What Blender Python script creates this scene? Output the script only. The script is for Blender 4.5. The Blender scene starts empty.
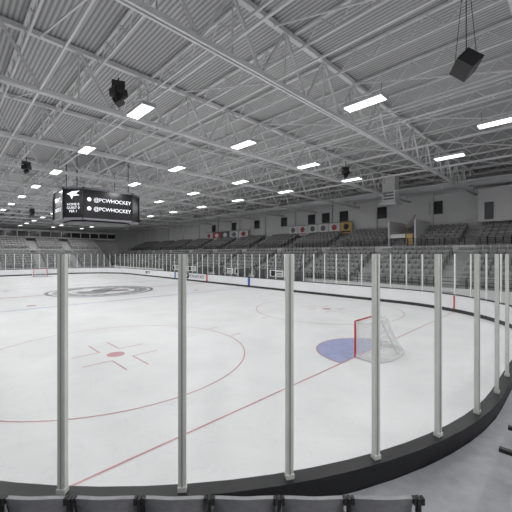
import bpy, math, random
from mathutils import Vector, Matrix
random.seed(4)
S=bpy.context.scene
S.view_settings.view_transform='Standard'
S.view_settings.look='None'
PH=math.radians(44.5)
U=Vector((math.cos(PH),math.sin(PH),0)); V=Vector((-math.sin(PH),math.cos(PH),0)); Z=Vector((0,0,1))
X=Vector((1,0,0));Y=Vector((0,1,0))
G=Vector((4.08,11.7,0))
def W(a,t,z=0.0): return G+V*a+U*t+Z*z
R=8.40; HW=12.38; A0=-4.35; A1=58.55
# ---------------------------------------------------------------- materials
def mat(name,col,rough=0.6,metal=0.0,noise=0.0,scale=5.0,emis=None,es=0.0,bump=0.0,spec=0.5):
    m=bpy.data.materials.new(name); m.use_nodes=True
    nt=m.node_tree; b=nt.nodes['Principled BSDF']
    c=(col[0],col[1],col[2],1)
    b.inputs['Base Color'].default_value=c
    b.inputs['Roughness'].default_value=rough
    b.inputs['Metallic'].default_value=metal
    b.inputs['Specular IOR Level'].default_value=spec
    if noise>0 or bump>0:
        tc=nt.nodes.new('ShaderNodeTexCoord'); n=nt.nodes.new('ShaderNodeTexNoise')
        n.inputs['Scale'].default_value=scale; n.inputs['Detail'].default_value=6
        nt.links.new(tc.outputs['Object'],n.inputs['Vector'])
        r=nt.nodes.new('ShaderNodeValToRGB')
        r.color_ramp.elements[0].position=.3; r.color_ramp.elements[1].position=.7
        r.color_ramp.elements[0].color=tuple(x*(1-noise) for x in col)+(1,)
        r.color_ramp.elements[1].color=tuple(min(1,x*(1+noise)) for x in col)+(1,)
        nt.links.new(n.outputs['Fac'],r.inputs['Fac']); nt.links.new(r.outputs['Color'],b.inputs['Base Color'])
        if bump>0:
            bp=nt.nodes.new('ShaderNodeBump'); bp.inputs['Strength'].default_value=bump; bp.inputs['Distance'].default_value=.02
            nt.links.new(n.outputs['Fac'],bp.inputs['Height']); nt.links.new(bp.outputs['Normal'],b.inputs['Normal'])
    if emis:
        b.inputs['Emission Color'].default_value=(*emis,1); b.inputs['Emission Strength'].default_value=es
    return m
M_board=mat('board_white',(.82,.83,.84),.35,noise=.04,scale=.7)
M_black=mat('black_plastic',(.012,.012,.014),.45,noise=.3,scale=3)
M_kick=mat('kick_plate',(.02,.02,.022),.5)
M_post=mat('post_aluminium',(.80,.81,.77),.5,metal=.1,noise=.05,scale=4)
M_postd=mat('post_gasket',(.40,.41,.39),.5)
M_steel=mat('truss_paint',(.76,.76,.76),.6,noise=.05,scale=.5)
M_conc=mat('concrete_floor',(.37,.375,.40),.75,noise=.10,scale=6,bump=.2)
M_concd=mat('stand_concrete',(.44,.44,.445),.8,noise=.12,scale=2)
M_wall=mat('wall_paint',(.80,.80,.80),.8,noise=.03,scale=.6)
M_walld=mat('wall_dark',(.16,.16,.165),.8,noise=.1,scale=.6)
M_seat=mat('seat_grey',(.33,.33,.335),.5,noise=.12,scale=1.5)
M_seatn=mat('seat_near_grey',(.30,.30,.31),.4,noise=.1,scale=20)
M_rail=mat('rail_black',(.02,.02,.02),.5)
M_red=mat('goal_red',(.55,.02,.03),.4)
M_net=mat('net_white',(.85,.85,.85),.8)
M_win=mat('window_dark',(.03,.03,.035),.2)
M_white=mat('banner_white',(.92,.92,.92),.7)
M_orange=mat('banner_orange',(.65,.25,.05),.7)
M_yel=mat('sign_yellow',(.75,.50,.20),.7)
M_bred=mat('banner_red',(.50,.10,.11),.7)
M_grey=mat('banner_grey',(.20,.20,.22),.7)
M_blue=mat('mark_blue',(.03,.10,.42),.5)
M_screen=mat('led_screen',(.006,.006,.008),.3)
M_txt=mat('led_text',(.6,.6,.6),.5,emis=(.9,.92,1),es=.9)
M_tube=mat('lamp_tube',(.9,.9,.9),.5,emis=(1,1,1),es=3)
M_duct=mat('duct_metal',(.65,.66,.67),.45,metal=.2,noise=.06,scale=1)
def ice_line(n,c): return mat(n,c,.28,noise=.12,scale=3)
M_lred=ice_line('ice_line_red',(.55,.28,.30))
M_ldot=ice_line('ice_dot_red',(.55,.26,.28))
M_lblue=ice_line('ice_line_blue',(.46,.50,.60))
M_crease=ice_line('ice_crease_blue',(.38,.42,.64))
M_lgrey=ice_line('ice_logo_grey',(.20,.21,.23))
M_lgrey2=ice_line('ice_logo_light_grey',(.42,.43,.45))
def make_ice():
    m=bpy.data.materials.new('ice_surface'); m.use_nodes=True; nt=m.node_tree; b=nt.nodes['Principled BSDF']
    tc=nt.nodes.new('ShaderNodeTexCoord')
    def noise(sc,det,dist=0):
        n=nt.nodes.new('ShaderNodeTexNoise'); n.inputs['Scale'].default_value=sc; n.inputs['Detail'].default_value=det
        n.inputs['Distortion'].default_value=dist; nt.links.new(tc.outputs['Object'],n.inputs['Vector']); return n
    n1=noise(.45,7,.8); n2=noise(1.3,9,2.0); n3=noise(9,4,.3)
    r=nt.nodes.new('ShaderNodeValToRGB'); r.color_ramp.elements[0].position=.3; r.color_ramp.elements[1].position=.7
    r.color_ramp.elements[0].color=(.765,.77,.775,1); r.color_ramp.elements[1].color=(.85,.853,.857,1)
    nt.links.new(n1.outputs['Fac'],r.inputs['Fac'])
    r2=nt.nodes.new('ShaderNodeValToRGB'); e=r2.color_ramp.elements
    e[0].position=.492; e[0].color=(1,1,1,1); e[1].position=.508; e[1].color=(1,1,1,1)
    k=e.new(.50); k.color=(.90,.90,.91,1)
    nt.links.new(n2.outputs['Fac'],r2.inputs['Fac'])
    mx=nt.nodes.new('ShaderNodeMix'); mx.data_type='RGBA'; mx.blend_type='MULTIPLY'; mx.inputs['Factor'].default_value=1
    nt.links.new(r.outputs['Color'],mx.inputs['A']); nt.links.new(r2.outputs['Color'],mx.inputs['B'])
    nt.links.new(mx.outputs['Result'],b.inputs['Base Color'])
    mr=nt.nodes.new('ShaderNodeMapRange'); mr.inputs['To Min'].default_value=.25; mr.inputs['To Max'].default_value=.45
    nt.links.new(n3.outputs['Fac'],mr.inputs['Value']); nt.links.new(mr.outputs['Result'],b.inputs['Roughness'])
    b.inputs['Specular IOR Level'].default_value=.3
    return m
M_ice=make_ice()
def make_glass():
    m=bpy.data.materials.new('rink_glass'); m.use_nodes=True; nt=m.node_tree
    for n in list(nt.nodes): nt.nodes.remove(n)
    o=nt.nodes.new('ShaderNodeOutputMaterial'); t=nt.nodes.new('ShaderNodeBsdfTransparent'); g=nt.nodes.new('ShaderNodeBsdfGlossy')
    t.inputs['Color'].default_value=(.965,.972,.968,1); g.inputs['Roughness'].default_value=.03
    lw=nt.nodes.new('ShaderNodeLayerWeight'); lw.inputs['Blend'].default_value=.15
    mr=nt.nodes.new('ShaderNodeMapRange'); mr.inputs['To Min'].default_value=.012; mr.inputs['To Max'].default_value=.12
    mx=nt.nodes.new('ShaderNodeMixShader')
    nt.links.new(lw.outputs['Facing'],mr.inputs['Value']); nt.links.new(mr.outputs['Result'],mx.inputs['Fac'])
    nt.links.new(t.outputs[0],mx.inputs[1]); nt.links.new(g.outputs[0],mx.inputs[2])
    nt.links.new(mx.outputs[0],o.inputs['Surface']); return m
M_glass=make_glass()
def make_deck():
    m=bpy.data.materials.new('ribbed_roof_deck'); m.use_nodes=True; nt=m.node_tree; b=nt.nodes['Principled BSDF']
    tc=nt.nodes.new('ShaderNodeTexCoord'); mp=nt.nodes.new('ShaderNodeMapping'); mp.inputs['Rotation'].default_value=(0,0,-PH)
    nt.links.new(tc.outputs['Object'],mp.inputs['Vector'])
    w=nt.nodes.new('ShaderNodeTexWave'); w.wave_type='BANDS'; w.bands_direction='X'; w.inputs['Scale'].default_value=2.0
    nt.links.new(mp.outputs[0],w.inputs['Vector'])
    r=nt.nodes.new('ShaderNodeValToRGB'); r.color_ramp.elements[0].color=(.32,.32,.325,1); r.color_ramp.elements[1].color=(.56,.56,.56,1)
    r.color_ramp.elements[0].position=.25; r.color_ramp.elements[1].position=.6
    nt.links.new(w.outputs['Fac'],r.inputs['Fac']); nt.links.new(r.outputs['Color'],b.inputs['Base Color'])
    bp=nt.nodes.new('ShaderNodeBump'); bp.inputs['Distance'].default_value=.04; bp.inputs['Strength'].default_value=.5
    nt.links.new(w.outputs['Fac'],bp.inputs['Height']); nt.links.new(bp.outputs['Normal'],b.inputs['Normal'])
    b.inputs['Roughness'].default_value=.7
    return m
M_deck=make_deck()
# ---------------------------------------------------------------- mesh builder
class MB:
    def __init__(s): s.v=[]; s.f=[]; s.m=[]; s.mats=[]
    def mi(s,m):
        if m not in s.mats: s.mats.append(m)
        return s.mats.index(m)
    def face(s,pts,m):
        i=len(s.v); s.v+= [tuple(p) for p in pts]; s.f.append(tuple(range(i,i+len(pts)))); s.m.append(s.mi(m))
    def box(s,c,ex,ey,ez,m):
        c=Vector(c); i=len(s.v); k=s.mi(m)
        for sz in(-1,1):
            for sx,sy in((-1,-1),(1,-1),(1,1),(-1,1)):
                s.v.append(tuple(c+ex*sx+ey*sy+ez*sz))
        q=[(3,2,1,0),(4,5,6,7),(0,1,5,4),(1,2,6,5),(2,3,7,6),(3,0,4,7)]
        if ex.cross(ey).dot(ez)<0: q=[tuple(reversed(x)) for x in q]
        for x in q: s.f.append(tuple(i+y for y in x)); s.m.append(k)
    def rbox(s,a0,a1,t0,t1,z0,z1,m):
        s.box(W((a0+a1)/2,(t0+t1)/2,(z0+z1)/2),V*((a1-a0)/2),U*((t1-t0)/2),Z*((z1-z0)/2),m)
    def beam(s,p,q,w,h,m):
        p=Vector(p);q=Vector(q); d=q-p; L=d.length
        if L<1e-6:return
        d/=L; up=Z if abs(d.z)<.95 else Vector((1,0,0))
        sx=d.cross(up).normalized(); uy=sx.cross(d)
        s.box((p+q)/2,d*(L/2),sx*(w/2),uy*(h/2),m)
    def tube(s,p,q,r,m,n=8):
        p=Vector(p);q=Vector(q); d=(q-p).normalized(); up=Z if abs(d.z)<.95 else Vector((1,0,0))
        x=d.cross(up).normalized(); y=d.cross(x); i=len(s.v); k=s.mi(m)
        for c in(p,q):
            for j in range(n):
                a=2*math.pi*j/n; s.v.append(tuple(c+x*(r*math.cos(a))+y*(r*math.sin(a))))
        for j in range(n):
            s.f.append((i+j,i+(j+1)%n,i+n+(j+1)%n,i+n+j)); s.m.append(k)
        s.f.append(tuple(i+j for j in range(n))); s.m.append(k)
        s.f.append(tuple(i+n+j for j in range(n))); s.m.append(k)
    def obj(s,name,parent=None,smooth=False):
        me=bpy.data.meshes.new(name); me.from_pydata(s.v,[],s.f)
        for m in s.mats: me.materials.append(m)
        me.polygons.foreach_set('material_index',s.m)
        if smooth: me.polygons.foreach_set('use_smooth',[True]*len(s.f))
        me.update(); o=bpy.data.objects.new(name,me); S.collection.objects.link(o)
        if parent: o.parent=parent
        return o
def empty(name,loc=(0,0,0)):
    e=bpy.data.objects.new(name,None); S.collection.objects.link(e); e.location=loc; e.empty_display_size=.2; return e
def text(body,pos,n,size,m,parent,name,align='CENTER'):
    c=bpy.data.curves.new(name,'FONT'); c.body=body; c.size=size; c.align_x=align; c.align_y='CENTER'; c.extrude=.004
    c.materials.append(m); o=bpy.data.objects.new(name,c); S.collection.objects.link(o)
    n=Vector(n).normalized(); x=Z.cross(n).normalized()
    M=Matrix(((x.x,Z.x,n.x,pos[0]),(x.y,Z.y,n.y,pos[1]),(x.z,Z.z,n.z,pos[2]),(0,0,0,1)))
    o.parent=parent
    o.matrix_local=Matrix.Translation(-parent.location)@M
    return o
# ---------------------------------------------------------------- rink path
corners=[(A0+R,-HW+R,180),(A1-R,-HW+R,270),(A1-R,HW-R,0),(A0+R,HW-R,90)]
def path(o,n=28):
    P=[]
    for ca,ct,t0 in corners:
        for i in range(n+1):
            th=math.radians(t0+90*i/n); P.append((ca+(R+o)*math.cos(th),ct+(R+o)*math.sin(th)))
    return P
def sweep(mb,o0,o1,z0,z1,m):
    p=path(o0);q=path(o1);N=len(p);i=len(mb.v);k=mb.mi(m)
    for (x,y),(x2,y2) in zip(p,q):
        mb.v+=[tuple(W(x,y,z0)),tuple(W(x,y,z1)),tuple(W(x2,y2,z1)),tuple(W(x2,y2,z0))]
    for j in range(N):
        b=i+4*j; c=i+4*((j+1)%N)
        for e in range(4):
            f=(e+1)%4; mb.f.append((b+e,b+f,c+f,c+e)); mb.m.append(k)
la=A1-A0-2*R; lt=2*HW-2*R; qa=math.pi*R/2
per=2*(la+lt)+4*qa
def at_s(s,o=0.0):
    s%=per
    segs=[('c',0,qa),('l',((A0+R,-HW),(A1-R,-HW)),la),('c',1,qa),('l',((A1,-HW+R),(A1,HW-R)),lt),('c',2,qa),('l',((A1-R,HW),(A0+R,HW)),la),('c',3,qa),('l',((A0,HW-R),(A0,-HW+R)),lt+1)]
    for k,d,L in segs:
        if s<=L:
            if k=='c':
                ca,ct,t0=corners[d]; th=math.radians(t0)+s/R
                n=V*math.cos(th)+U*math.sin(th)
                return W(ca,ct)+n*(R+o),n
            (x0,y0),(x1,y1)=d; f=s/(L if L!=lt+1 else lt)
            dv=(x1-x0,y1-y0); l=math.hypot(*dv); n=V*(dv[1]/l)-U*(dv[0]/l)
            return W(x0+(x1-x0)*f,y0+(y1-y0)*f)+n*o,n
        s-=L
boards=empty('rink_dasher_boards')
mb=MB()
sweep(mb,0,.10,.20,1.03,M_board)
mb.obj('board_panels',boards)
mb=MB(); sweep(mb,-.012,.10,0.0,.20,M_kick); mb.obj('kick_plate',boards)
mb=MB(); sweep(mb,.102,.13,0,1.03,M_black); sweep(mb,-.02,.17,1.03,1.075,M_black); mb.obj('cap_rail',boards)
mb=MB()
def board_mark(a,w,m,z0=.20,z1=1.03,side=1):
    t=HW*side-.004*side
    mb.box(W(a,t,(z0+z1)/2),V*(w/2),U*.003,Z*((z1-z0)/2),m)
CA=27.1
board_mark(CA,.30,M_red); board_mark(CA-7.6,.34,M_blue); board_mark(CA+7.6,.34,M_blue)
def edge_t(a):
    if a<A0+R: return (HW-R)+math.sqrt(max(0,R*R-(A0+R-a)**2))
    return HW
mb.box(W(0,edge_t(0)-.03,.6),V*.03,U*.03,Z*.4,M_red)
mb.obj('line_marks',boards)
mb=MB()
def picto(a,w,bg,fg,z0=.30,z1=.98):
    board_mark(a,w,bg,z0,z1)
    t=HW-.012; zc=(z0+z1)/2; h=(z1-z0)/2
    mb.box(W(a+w*.22,t,zc),V*(w*.13),U*.002,Z*(h*.65),fg)
    mb.box(W(a-w*.15,t,zc+h*.3),V*(w*.22),U*.002,Z*(h*.18),fg)
    mb.box(W(a-w*.15,t,zc-h*.3),V*(w*.18),U*.002,Z*(h*.14),fg)
picto(32.3,2.2,M_black,M_white); picto(43,2.4,M_white,M_grey)
picto(22.6,3.0,M_board,M_board)
mb.obj('board_advert_panels',boards)
text('PCW.HOCKEY',W(29.4,HW-.01,.63),-U,.55,M_black,boards,'board_advert_text')
# glass + posts
gl=empty('rink_glass_shield')
mb=MB(); p=path(.07,28); N=len(p)
for x,y in p: mb.v+=[tuple(W(x,y,1.075)),tuple(W(x,y,3.55))]
for j in range(N):
    b=2*j;c=2*((j+1)%N); mb.f.append((b,c,c+1,b+1)); mb.m.append(mb.mi(M_glass))
mb.obj('glass_panes',gl,True)
mb=MB(); s0=math.radians(.15)*R; npost=round(per/1.136)
for k in range(npost):
    s=s0+per*k/npost
    if 5<=k: s+=.02
    if 6<=k: s+=.10*(npost-k)/(npost-6)
    c,n=at_s(s,.07); tg=Vector((-n.y,n.x,0))
    mb.box(c+Z*(1.075+1.2425),tg*.040,n*.028,Z*1.2425,M_post)
    mb.box(c+Z*(1.075+1.2425)+n*.028,tg*.008,n*.006,Z*1.24,M_postd)
    mb.box(c+Z*1.10,tg*.046,n*.04,Z*.025,M_post)
mb.obj('glass_posts',gl)
# ---------------------------------------------------------------- ice
mb=MB(); mb.face([W(x,y,0) for x,y in reversed(path(0.0))],M_ice)
mb.obj('ice_sheet')
mk=empty('ice_markings')
mb=MB(); HZ=.004
def strip(a0,t0,a1,t1,w,m,z=HZ):
    d=Vector((a1-a0,t1-t0)); d.normalize(); n=Vector((-d.y,d.x))*(w/2)
    pts=[(a0+n.x,t0+n.y),(a1+n.x,t1+n.y),(a1-n.x,t1-n.y),(a0-n.x,t0-n.y)]
    mb.face([W(x,y,z) for x,y in pts],m)
def ring(a,t,r,w,m,z=HZ,n=96,th0=0,th1=360):
    for i in range(n):
        A=math.radians(th0+(th1-th0)*i/n);B=math.radians(th0+(th1-th0)*(i+1)/n)
        mb.face([W(a+(r+w/2)*math.cos(A),t+(r+w/2)*math.sin(A),z),W(a+(r+w/2)*math.cos(B),t+(r+w/2)*math.sin(B),z),
                 W(a+(r-w/2)*math.cos(B),t+(r-w/2)*math.sin(B),z),W(a+(r-w/2)*math.cos(A),t+(r-w/2)*math.sin(A),z)],m)
def disc(a,t,r,m,z=HZ,n=32,th0=0,th1=360):
    mb.face([W(a+r*math.cos(math.radians(th0+(th1-th0)*i/n)),t+r*math.sin(math.radians(th0+(th1-th0)*i/n)),z) for i in range(n+(th1-th0<360))],m)
for ga,s in((0,1),(54.2,-1)):
    e=edge_t(0)-.03
    strip(ga,-e,ga,e,.05,M_lred)
    disc(ga,0,1.83,M_crease,z=.003,th0=-90 if s>0 else 90,th1=90 if s>0 else 270)
    ring(ga,0,1.83,.05,M_lred,z=.006,th0=-90 if s>0 else 90,th1=90 if s>0 else 270,n=40)
    for tt in(-6.7,6.7):
        fa=ga+6.1*s
        ring(fa,tt,4.57,.045,M_lred); disc(fa,tt,.30,M_ldot)
        for sa in(-1,1):
            for st in(-1,1):
                strip(fa+sa*.6,tt+st*.35,fa+sa*1.8,tt+st*.35,.05,M_lred)
                strip(fa+sa*.6,tt+st*.35,fa+sa*.6,tt+st*1.25,.05,M_lred)
                strip(fa+sa*.85,tt+st*4.6,fa+sa*.85,tt+st*5.2,.05,M_lred)
for a in(CA-7.6,CA+7.6):
    strip(a,-HW+.03,a,HW-.03,.30,M_lblue)
strip(CA,-HW+.03,CA,HW-.03,.30,M_lred,z=.003)
for a in(CA-6.1,CA+6.1):
    for tt in(-6.7,6.7): disc(a,tt,.3,M_ldot)
ring(CA,0,4.57,.30,M_lgrey,z=.006); ring(CA,0,3.7,.9,M_lgrey2,z=.006); ring(CA,0,3.1,.18,M_lgrey,z=.007)
for k in range(26):
    if k in(0,13): continue
    th=2*math.pi*k/26; c,s_=math.cos(th),math.sin(th)
    strip(CA+3.4*c,3.4*s_,CA+4.0*c,4.0*s_,.36,M_lgrey,z=.008)
poly=[(-1.6,-2.2),(-.4,-2.4),(.8,-1.9),(.3,-1.0),(1.5,-.3),(2.2,1.0),(1.4,2.3),(.6,1.2),(-.2,.7),(-.6,2.2),(-1.6,2.0),(-1.2,.3),(-2.2,-.6)]
for i in range(len(poly)):
    a,b=poly[i],poly[(i+1)%len(poly)]
    mb.face([W(CA,0,.008),W(CA+a[0],a[1],.008),W(CA+b[0],b[1],.008)],M_lgrey)
mb.obj('painted_lines',mk)
# ---------------------------------------------------------------- goals
def make_goal(ga,s,name):
    root=empty(name,W(ga,0,.008)); inv=W(ga,0,0)
    def L(a,t,z): return W(ga-s*a,t,z)-inv
    mb=MB(); h=.915; H=1.22
    for t in(-h,h): mb.tube(L(0,t,0),L(0,t,H),.034,M_red,10)
    mb.tube(L(0,-h,H),L(0,h,H),.034,M_red,10)
    mb.obj('goal_posts',root,True)
    mb=MB()
    base=[(0,-h),(.3,-1.02),(.65,-1.05),(.95,-.85),(1.08,-.5),(1.12,0),(1.08,.5),(.95,.85),(.65,1.05),(.3,1.02),(0,h)]
    top=[(0,-h),(.15,-.92),(.3,-.88),(.42,-.75),(.48,-.45),(.5,0),(.48,.45),(.42,.75),(.3,.88),(.15,.92),(0,h)]
    for i in range(10):
        mb.tube(L(*base[i],.03),L(*base[i+1],.03),.025,M_net,6)
        mb.tube(L(*top[i],H-.02),L(*top[i+1],H-.02),.02,M_net,6)
    mb.tube(L(0,0,H),L(.5,0,H-.02),.018,M_net,6); mb.tube(L(.5,0,H-.02),L(1.12,0,.03),.018,M_net,6)
    mb.obj('net_frame',root,True)
    mb=MB()
    def lerp(p,q,f): return (p[0]+(q[0]-p[0])*f,p[1]+(q[1]-p[1])*f)
    def at(P,f):
        x=f*10; i=min(9,int(x)); return lerp(P[i],P[i+1],x-i)
    NU=50; NV=17
    def netp(i,j):
        f=i/NU; g=j/NV; a,t=lerp(at(base,f),at(top,f),g); sag=-.06*math.sin(math.pi*g)*math.sin(math.pi*f)
        return L(a+sag,t*(1-.04*math.sin(math.pi*g)),.04+(H-.06)*g)
    for i in range(NU+1):
        for j in range(NV): mb.beam(netp(i,j),netp(i,j+1),.012,.012,M_net)
    for j in range(NV+1):
        for i in range(NU): mb.beam(netp(i,j),netp(i+1,j),.012,.012,M_net)
    for k in range(22):
        f=k/21; t=-h+2*h*f
        mb.beam(L(0,t,H),L(.48-.3*abs(t/h)**4,t*.98,H-.02),.012,.012,M_net)
    for k in range(1,5): mb.beam(L(k*.1,-.9,H-.01),L(k*.1,.9,H-.01),.012,.012,M_net)
    for i in range(10):
        a,b=base[i],base[i+1]; mb.face([L(*a,.0),L(*b,.0),L(*b,.14),L(*a,.14)],M_net)
    mb.obj('net_mesh',root)
make_goal(0,1,'hockey_goal'); make_goal(54.2,-1,'hockey_goal.001')
# ---------------------------------------------------------------- room shell
BA0,BA1,BT0,BT1,BH=-16,79,-22,27,11.6
mb=MB(); mb.rbox(BA0,BA1,BT0,BT1,-.3,-.02,M_conc); mb.obj('floor')
mb=MB(); mb.rbox(BA0,BA1,BT0,BT1,BH,BH+.2,M_deck); mb.obj('ceiling')
for nm,b,m in(('wall_far_side',(BA0,BA1,BT1,BT1+.2,0,BH),M_wall),('wall_near_side',(BA0,BA1,BT0-.2,BT0,0,BH),M_wall),
            ('wall_far_end',(BA1,BA1+.2,BT0,BT1,0,BH),M_wall),('wall_near_end',(BA0-.2,BA0,BT0,BT1,0,BH),M_wall)):
    mb=MB(); mb.rbox(*b[:4],-.02,BH,m); mb.obj(nm)
for i,a in enumerate((5.5,11.5,16.6,19.4,21.8,27,33,39,45)):
    mb=MB(); t=BT1
    w=.68
    mb.box(W(a,t-.03,8.55),V*w,U*.02,Z*.72,M_win)
    for sgn in(-1,1): mb.box(W(a+sgn*w,t-.05,8.55),V*.04,U*.05,Z*.76,M_steel)
    for sgn in(-1,1): mb.box(W(a,t-.05,8.55+sgn*.74),V*(w+.04),U*.05,Z*.04,M_steel)
    mb.obj('window_%d'%(i+1))
mb=MB(); mb.rbox(BA1-2.5,BA1-.1,-18,20,7.0,7.3,M_steel); mb.rbox(BA1-2.4,BA1-.1,-18,20,7.3,8.4,M_win); mb.rbox(BA1-2.5,BA1-.1,-18,20,8.4,8.8,M_steel)
for k in range(20): mb.rbox(BA1-2.5,BA1-2.38,-18+k*2,-17.85+k*2,7.3,8.4,M_steel)
mb.obj('press_box')
mb=MB()
a=BA0+3
while a<BA1:
    mb.rbox(a-.15,a+.15,BT1-.25,BT1,0,BH,M_steel); a+=6.3
mb.rbox(BA0,BA1,BT1-.12,BT1,9.9,10.1,M_steel)
mb.obj('trim_wall_columns')
# ---------------------------------------------------------------- roof trusses
ZB,ZT=9.45,11.45
roof=empty('roof_trusses')
mb=MB()
tra=[]
a=1.9-6.3*2
while a<BA1-1: tra.append(a); a+=6.3
for a in tra:
    for da in(-.07,.07):
        mb.rbox(a+da-.035,a+da+.035,BT0,BT1,ZB-.08,ZB+.08,M_steel)
    mb.rbox(a-.11,a+.11,BT0,BT1,ZB+.06,ZB+.08,M_steel)
    mb.rbox(a-.09,a+.09,BT0,BT1,ZT-.10,ZT+.08,M_steel)
    n=20; dt=(BT1-BT0)/n
    for i in range(n):
        t0=BT0+i*dt
        mb.beam(W(a,t0,ZT),W(a,t0+dt/2,ZB),.085,.085,M_steel)
        mb.beam(W(a,t0+dt/2,ZB),W(a,t0+dt,ZT),.085,.085,M_steel)
        mb.beam(W(a,t0,ZB),W(a,t0,ZT),.05,.05,M_steel)
mb.obj('main_trusses',roof)
mb=MB()
t=BT0+1.2
while t<BT1-.5:
    mb.rbox(BA0,BA1,t-.05,t+.05,ZT+.02,ZT+.12,M_steel)
    mb.rbox(BA0,BA1,t-.035,t+.035,ZT-.62,ZT-.55,M_steel)
    a=tra[0]-5
    while a<BA1-1.3:
        mb.beam(W(a,t,ZT+.05),W(a+.63,t,ZT-.58),.035,.035,M_steel); mb.beam(W(a+.63,t,ZT-.58),W(a+1.26,t,ZT+.05),.035,.035,M_steel)
        a+=1.26
    t+=2.35
mb.obj('open_web_joists',roof)
mb=MB()
for t in(-16,-8.6,-3,2.3,7.6,13,19):
    mb.rbox(BA0,BA1,t-.03,t+.03,ZB-.03,ZB+.03,M_steel)
    for i in range(len(tra)-1):
        mb.beam(W(tra[i],t,ZB),W(tra[i+1],t,ZT-.1),.05,.05,M_steel)
mb.obj('bridging_braces',roof)
mb=MB()
for t in(-5.0,4.3,14.5): mb.tube(W(BA0,t,ZB+.35),W(BA1,t,ZB+.35),.05,M_steel,8)
mb.obj('sprinkler_conduits',roof)
# ---------------------------------------------------------------- lights
ld=bpy.data.lights.new('fixture_lamp','AREA'); ld.shape='RECTANGLE'; ld.size=1.35; ld.size_y=.4; ld.energy=114; ld.color=(1,1,1)
mbf=MB()
mbf.box((0,0,.05),X*.75,Y*.26,Z*.05,M_duct)
for y in(-.18,-.06,.06,.18): mbf.tube((-.7,y,-.02),(.7,y,-.02),.028,M_tube,8)
for x in(-.73,.73): mbf.box((x,0,-.01),X*.02,Y*.26,Z*.03,M_duct)
for x in(-.6,.6): mbf.tube((x,0,.1),(x,0,.55),.008,M_rail,5)
proto=mbf.obj('fixture_proto'); fme=proto.data; bpy.data.objects.remove(proto)
pos=[]
for i in range(-2,12):
    for t in(-11,-5.7,-.4,5.0,10.3):
        if i==0 and t in(-5.7,5.0,-.4,10.3): continue
        if i==-1 and t==5.0: continue
        pos.append((i*6.3,t))
pos+=[(0,-.2),(-.3,9.2),(-3.1,5.3)]
for a,t in pos:
    o=bpy.data.objects.new('ceiling_light_fixture',fme); S.collection.objects.link(o)
    o.location=W(a,t,9.0); o.rotation_euler=(0,0,math.atan2(V.y,V.x))
    l=bpy.data.objects.new('lamp',ld); S.collection.objects.link(l); l.parent=o; l.location=(0,0,-.09)
# ---------------------------------------------------------------- stands
def seat_far(mb,p,f,r):
    mb.box(p-f*.10+Z*.66,r*.225,f*.03,Z*.21+f*-.04,M_seat)
    mb.box(p+f*.02+Z*.52,r*.215,f*.035,Z*.19+f*.05,M_seat)
    mb.box(p-f*.03+Z*.22-r*.26,r*.015,f*.03,Z*.22,M_rail)
    mb.box(p+f*.05+Z*.58-r*.26,r*.02,f*.16,Z*.02,M_rail)
grand=empty('grandstand')
def tier(name,kind,lo,hi,start,z0,rows,rd,rh,aisles):
    root=empty(name); root.parent=grand
    mbc=MB(); mbs=MB()
    for i in range(rows):
        d0=start+i*rd; z=z0+i*rh
        if kind=='side': mbc.rbox(lo,hi,d0,d0+rd,z-rh-.3 if i else 0,z,M_concd)
        else: mbc.rbox(d0,d0+rd,lo,hi,z-rh-.3 if i else 0,z,M_concd)
        x=lo+.4
        while x<hi-.4:
            skip=any(abs(x-q)<.65 for q in aisles)
            if kind=='side': p=W(x,d0+rd*.62,z); f=-U; r=V
            else: p=W(d0+rd*.62,x,z); f=-V; r=U
            if not skip: seat_far(mbs,p,f,r)
            x+=.54
        for q in aisles:
            if kind=='side': mbc.rbox(q-.55,q+.55,d0-.3,d0,z-rh,z-rh/2,M_concd)
            else: mbc.rbox(d0-.3,d0,q-.55,q+.55,z-rh,z-rh/2,M_concd)
    mbc.obj('concrete_steps',root); mbs.obj('seats',root)
aisA=[1.5,8.5,15.5,22.5,29.5,36.5,43.5,50.5,57.5,64.5]
tier('lower_seating_tier','side',-8,74,15.2,1.05,7,.82,.40,aisA)
tier('upper_seating_tier','side',-8,74,22.3,4.35,5,.82,.36,[a+.2 for a in aisA])
tier('end_seating_tier','end',-14,14.8,64,1.05,7,.85,.42,[-10,-4,2,8])
tier('end_upper_seating_tier','end',-14,14.8,71,4.6,5,.85,.42,[-10,-4,2,8])
def railing(name,fn,L,n,h=1.05,bars=6):
    mb=MB()
    for k in range(bars): mb.beam(fn(0)+Z*(h*(k+1)/bars),fn(L)+Z*(h*(k+1)/bars),.035,.035,M_rail)
    for i in range(n+1): mb.beam(fn(L*i/n),fn(L*i/n)+Z*h,.05,.05,M_rail)
    mb.obj(name,grand)
mb=MB(); mb.rbox(-8,74,20.94,22.3,3.2,3.75,M_concd); mb.rbox(-8,74,22.2,22.3,3.75,4.35,M_wall); mb.obj('cross_aisle',grand)
railing('upper_tier_railing',lambda x:W(-8+x,22.25,4.35),82,50,h=.75,bars=5)
railing('lower_tier_railing',lambda x:W(-8+x,15.1,1.05),82,40,h=.8,bars=3)
mb=MB(); mb.rbox(-8,74,15.0,15.15,0,1.1,M_wall); mb.obj('front_parapet',grand)
pb=MB()
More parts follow.
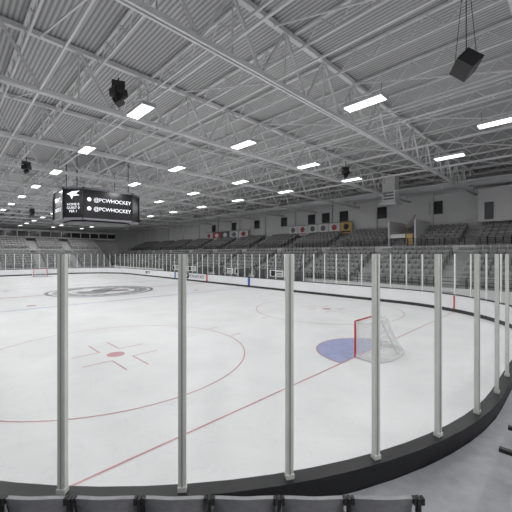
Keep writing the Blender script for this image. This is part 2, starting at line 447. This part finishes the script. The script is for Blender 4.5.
for a0,a1 in((13.5,19.0),(21.5,26.0),(29.5,38.5)):
    pb.rbox(a0,a1,14.1,14.2,0,1.9,M_walld); pb.rbox(a0,a0+.1,12.7,14.2,0,1.9,M_walld); pb.rbox(a1-.1,a1,12.7,14.2,0,1.9,M_walld)
    pb.rbox(a0+.2,a1-.2,13.5,13.9,.62,.68,M_wall)
    for x in range(int(a0)+1,int(a1),2): pb.rbox(x,x+.08,13.55,13.85,-.02,.62,M_rail)
    c=a0+.4
    while c+1.9<a1:
        pb.rbox(c,c+1.9,14.05,14.1,1.15,1.85,M_white)
        pb.rbox(c+1.15,c+1.7,14.03,14.05,1.25,1.78,M_black); pb.rbox(c+.2,c+.95,14.03,14.05,1.55,1.7,M_grey); pb.rbox(c+.3,c+.85,14.03,14.05,1.3,1.4,M_grey)
        c+=2.2
pb.obj('players_bench')
vm=MB()
vm.rbox(6.0,6.15,22.3,26.6,4.35,7.0,M_wall); vm.rbox(8.6,8.75,22.3,26.6,4.35,7.0,M_wall)
for i in range(9): vm.rbox(6.15,8.6,22.4+i*.45,22.85+i*.45,4.35,4.55+i*.24,M_conc)
vm.rbox(6.3,6.9,22.3,22.36,4.45,5.6,M_yel); vm.rbox(7.0,8.5,22.3,22.36,5.2,5.6,M_white)
for z in(5.3,5.8): vm.beam(W(7.4,22.4,z),W(7.4,26.4,z+2.1),.05,.05,M_yel)
vm.obj('stairway',grand)
mr=MB(); mr.rbox(-8,1.4,25.2,26.7,6.6,9.6,M_wall); mr.rbox(.2,.9,25.15,25.2,6.8,8.4,M_walld); mr.rbox(-8,1.5,25.0,26.7,9.6,9.75,M_steel); mr.obj('control_room',grand)
def banner(a,z,w,h,m,m2,t=26.3):
    mb=MB(); mb.box(W(a,t,z),V*(w/2),U*.015,Z*(h/2),m)
    k=mb.mi(m2)
    # round emblem and caption bar
    c=W(a,t-.03,z+.08*h)
    mb.face([c+V*(w*.24*math.cos(i*math.pi/6))+Z*(h*.27*math.sin(i*math.pi/6)) for i in range(12)],m2)
    mb.box(W(a,t-.02,z-.34*h),V*(w*.38),U*.012,Z*(h*.06),m2)
    mb.tube(W(a-w/2-.05,t,z+h/2),W(a+w/2+.05,t,z+h/2),.03,M_rail,6)
    mb.obj('hanging_banner')
for i,(m,m2) in enumerate(((M_white,M_grey),(M_white,M_bred),(M_white,M_grey),(M_white,M_grey),(M_white,M_bred),(M_yel,M_black))):
    banner(24.6-i*1.75,6.98,1.62,1.45,m,m2,t=26.2)
for i,(m,m2) in enumerate(((M_white,M_bred),(M_bred,M_white),(M_grey,M_white),(M_white,M_grey),(M_white,M_bred))):
    banner(45.6-i*2.5,6.95,2.3,1.5,m,m2,t=26.2)
# ---------------------------------------------------------------- scoreboard
sA,sT=23.5,-1.6
sb=empty('center_hung_scoreboard',W(sA,sT,0)); o0=sb.location.copy()
ha,ht,c=2.55,2.92,1.05
poly=[(-ha,-ht+c),(-ha,ht-c),(-ha+c,ht),(ha-c,ht),(ha,ht-c),(ha,-ht+c),(ha-c,-ht),(-ha+c,-ht)]
def SP(a,t,z): return W(sA+a,sT+t,z)-o0
mb=MB()
def prism(sc,z0,z1,m):
    n=len(poly)
    for i in range(n):
        p,q=poly[i],poly[(i+1)%n]
        mb.face([SP(p[0]*sc,p[1]*sc,z0),SP(q[0]*sc,q[1]*sc,z0),SP(q[0]*sc,q[1]*sc,z1),SP(p[0]*sc,p[1]*sc,z1)],m)
    mb.face([SP(p[0]*sc,p[1]*sc,z0) for p in poly],m); mb.face([SP(p[0]*sc,p[1]*sc,z1) for p in poly],m)
prism(1,6.25,8.6,M_screen); prism(1.02,8.5,8.65,M_grey); prism(1.02,6.2,6.32,M_grey); prism(.8,6.08,6.2,M_black)
for p in poly: mb.beam(SP(p[0]*1.01,p[1]*1.01,6.2),SP(p[0]*1.01,p[1]*1.01,8.65),.08,.08,M_black)
for a in(-1.5,1.5):
    for t in(-2,2): mb.tube(SP(a,t,8.65),SP(a,t,11.4),.03,M_rail,6)
mb.obj('scoreboard_housing',sb)
fv=sA-ha-.03
text('@PCWHOCKEY',W(fv,sT+.32,7.75),-V,.40,M_txt,sb,'screen_text_top')
text('@PCWHOCKEY',W(fv,sT+.32,7.05),-V,.40,M_txt,sb,'screen_text_bottom')
mb=MB()
for z in(7.75,7.05):
    for k in range(10):
        th=2*math.pi*k/10; th2=2*math.pi*(k+1)/10
        cpt=W(fv,sT-1.45,z)-o0
        mb.face([cpt,cpt+U*.16*math.cos(th)+Z*.16*math.sin(th),cpt+U*.16*math.cos(th2)+Z*.16*math.sin(th2)],M_txt)
n8=(-U-V).normalized(); cx=Z.cross(n8)
cc=(W(sA-ha+c/2,sT-ht+c/2,8.0)+n8*.03)-o0
for pts in([(-.5,.1),(-.1,.3),(.5,.35),(.2,.15)],[(.2,.15),(.5,.0),(0,-.05),(-.1,-.3),(-.25,0),(-.5,.1)]):
    mb.face([cc+cx*x+Z*y for x,y in pts],M_txt)
mb.obj('screen_icons',sb)
text('HOME 0\nGUEST 0\nPER 1',W(sA-ha+c/2,sT-ht+c/2,7.05)+n8*.03,n8,.26,M_txt,sb,'screen_text_corner')
text('PENALTY\n- -  - -\nSHOTS 12',W(sA,sT-ht-.03,7.4),-U,.4,M_txt,sb,'screen_text_side')
# ---------------------------------------------------------------- hanging speakers
def speaker(x,y,z,s,rot):
    r=empty('hanging_speaker',(x,y,z)); mb=MB()
    for k,(dz,tilt,sc) in enumerate(((.28,.25,.9),(-.02,-.15,1.0),(-.3,-.55,.75))):
        ex=Vector((math.cos(rot+k*.6),math.sin(rot+k*.6),0)); ey=Vector((-ex.y,ex.x,0))
        ey2=ey*math.cos(tilt)+Z*math.sin(tilt); ez=ex.cross(ey2)
        mb.box(Z*dz*s,ex*.24*s*sc,ey2*.18*s*sc,ez*.13*s*sc,M_black)
        mb.box(Z*dz*s-ey2*.2*s*sc,ex*.22*s*sc,ey2*.015*s,ez*.11*s*sc,M_rail)
    mb.tube(Z*.2*s,Z*(ZB-z),.025*s,M_rail,6); mb.tube(Z*-.35*s,Z*.4*s,.05*s,M_rail,8)
    mb.obj('speaker_cluster',r)
speaker(-4.6,10.7,8.95,.95,.4); speaker(-14.0,19.5,8.85,.9,1.0); speaker(5.8,20.7,8.85,.9,.1); speaker(-28,40,8.8,1.1,.4)
r=empty('hanging_subwoofer',(5.55,8.45,8.55)); mb=MB()
d1=(Vector((.72,.1,.69))).normalized(); d2=Vector((-.6,.3,.62)).normalized()
d2=(d2-d1*d1.dot(d2)).normalized(); d3=d1.cross(d2)
mb.box((0,0,0),d1*.23,d2*.23,d3*.25,M_black)
mb.box(d3*-.25,d1*.19,d2*.19,d3*.012,M_rail)
for q in(Vector((-.3,0,.0)),Vector((.3,0,.05))): mb.tube(q,Vector((0,0,ZT-8.55)),.008,M_rail,5)
mb.tube(Z*.25,Z*(ZT-8.55),.012,M_rail,5)
mb.obj('speaker_box',r)
mb=MB()
mb.tube(W(BA0,24.0,10.2),W(60,24.0,10.2),.40,M_duct,18)
for a in range(-8,58,6): mb.tube(W(a,24.0,10.2),W(a+.12,24.0,10.2),.43,M_steel,18)
mb.obj('ventilation_duct')
mb=MB(); mb.rbox(7.2,8.4,20.2,21.2,8.6,11.3,M_wall); mb.rbox(7.0,8.6,20.0,21.4,8.4,8.6,M_steel)
for z in(8.9,9.2,9.5): mb.rbox(7.3,8.3,20.15,20.2,z,z+.15,M_walld)
mb.obj('roof_air_unit')
# ---------------------------------------------------------------- near walkway, risers and seats
near=empty('near_grandstand')
nc=MB()
def deck_strip(o0,o1,z,m,s_start,s_end,n=60,z0=-.02):
    for i in range(n):
        a=s_start+(s_end-s_start)*i/n; b=s_start+(s_end-s_start)*(i+1)/n
        pa,_=at_s(a,o0);pb_,_=at_s(b,o0);qa_,_=at_s(a,o1);qb_,_=at_s(b,o1)
        nc.face([pa+Z*z,pb_+Z*z,qb_+Z*z,qa_+Z*z],m)
        nc.face([qa_+Z*z0,qb_+Z*z0,qb_+Z*z,qa_+Z*z],m)
deck_strip(.14,4.5,.80,M_conc,per-7.0,per+qa+12)
nc.obj('concrete_walkway',near)
ns=MB()
for i,z in enumerate((1.15,1.55,1.9)):
    y1=1.75-i*.85
    ns.box(((-8+1.35)/2,y1-.425,z/2),X*4.675,Y*.425,Z*(z/2),M_conc)
ns.box(((-8+1.35)/2,-2.4,.955),X*4.675,Y*1.6,Z*.955,M_conc)
ns.obj('concrete_risers',near)
def near_row(name,base,fwd,cents,pitch):
    r=empty(name,base); r.parent=near; f=Vector(fwd).normalized(); rd=f.cross(Z)
    mb=MB()
    def P(x,y,z): return rd*x+f*y+Z*z
    def shell(cx,prof,w,th,arch,curve,m,nx=14):
        ny=len(prof); i0=len(mb.v); k=mb.mi(m)
        for side in(0,1):
            for j,(y,z) in enumerate(prof):
                for i in range(nx+1):
                    u=-1+2*i/nx; g=j/(ny-1)
                    ww=w/2*(1-.06*g**3)
                    zz=z-arch*abs(u)**2.4*(1 if j>=ny-2 else g*.3)
                    yy=y+curve*u*u-(th if side else 0)
                    mb.v.append(tuple(P(cx+u*ww,yy,zz)))
        n=nx+1
        for side in(0,1):
            o=i0+side*ny*n
            for j in range(ny-1):
                for i in range(nx):
                    mb.f.append((o+j*n+i,o+j*n+i+1,o+(j+1)*n+i+1,o+(j+1)*n+i)); mb.m.append(k)
        o2=ny*n
        for i in range(nx):
            for j in(0,ny-1): mb.f.append((i0+j*n+i,i0+j*n+i+1,i0+o2+j*n+i+1,i0+o2+j*n+i)); mb.m.append(k)
        for j in range(ny-1):
            for i in(0,nx): mb.f.append((i0+j*n+i,i0+(j+1)*n+i,i0+o2+(j+1)*n+i,i0+o2+j*n+i)); mb.m.append(k)
    for c in cents:
        shell(c,[(.04,.48),(.02,.6),(-.01,.72),(-.045,.84),(-.065,.90),(-.085,.945)],pitch-.045,.035,.045,.07,M_seatn)
        shell(c,[(.12,.42),(.12,.46),(.09,.6),(.07,.74),(.075,.80)],pitch-.09,.05,.02,.01,M_seatn)
    mb.obj('seat_shells',r)
    mb=MB()
    ed=sorted(set([round(c-pitch/2,4) for c in cents]+[round(c+pitch/2,4) for c in cents]))
    for e in ed:
        mb.box(P(e,.0,.36),rd*.02,f*.03,Z*.36,M_rail); mb.box(P(e,.02,.01),rd*.05,f*.12,Z*.01,M_rail)
        mb.box(P(e,.10,.62),rd*.025,f*.19,Z*.018,M_rail)
        mb.box(P(e,-.045,.80),rd*.012,f*.025,Z*.11,M_rail)
        for dx in(-.030,.030): mb.box(P(e+dx,-.045,.885),rd*.011,f*.02,Z*.026,M_rail)
        mb.tube(P(e-.03,.05,.46),P(e+.03,.05,.46),.05,M_rail,10)
    mb.obj('seat_brackets',r)
near_row('stadium_seat_row',Vector((0,2.48,.80)),(0,1,0),[.97-.53*i for i in range(0,12)],.53)
rp=MB()
pc=Vector((2.36,2.88,0))
rp.box(pc+U*2.5-V*.65+Z*.56,U*2.5,V*.75,Z*.56,M_conc); rp.obj('side_riser',near)
near_row('stadium_seat_row_side',pc+Z*1.12-V*.15,tuple(V),[.28+.53*i for i in range(0,8)],.53)
# ---------------------------------------------------------------- world, camera
w=bpy.data.worlds.new('world'); S.world=w; w.use_nodes=True
w.node_tree.nodes['Background'].inputs[0].default_value=(.5,.5,.5,1); w.node_tree.nodes['Background'].inputs[1].default_value=.3
cd=bpy.data.cameras.new('camera'); cd.lens=36*320/512; cd.sensor_width=36; cd.shift_y=-2/512; cd.clip_end=300; cd.clip_start=.05
cam=bpy.data.objects.new('camera',cd); S.collection.objects.link(cam); cam.location=(0,0,3.56); cam.rotation_euler=(math.pi/2,0,0)
S.camera=cam
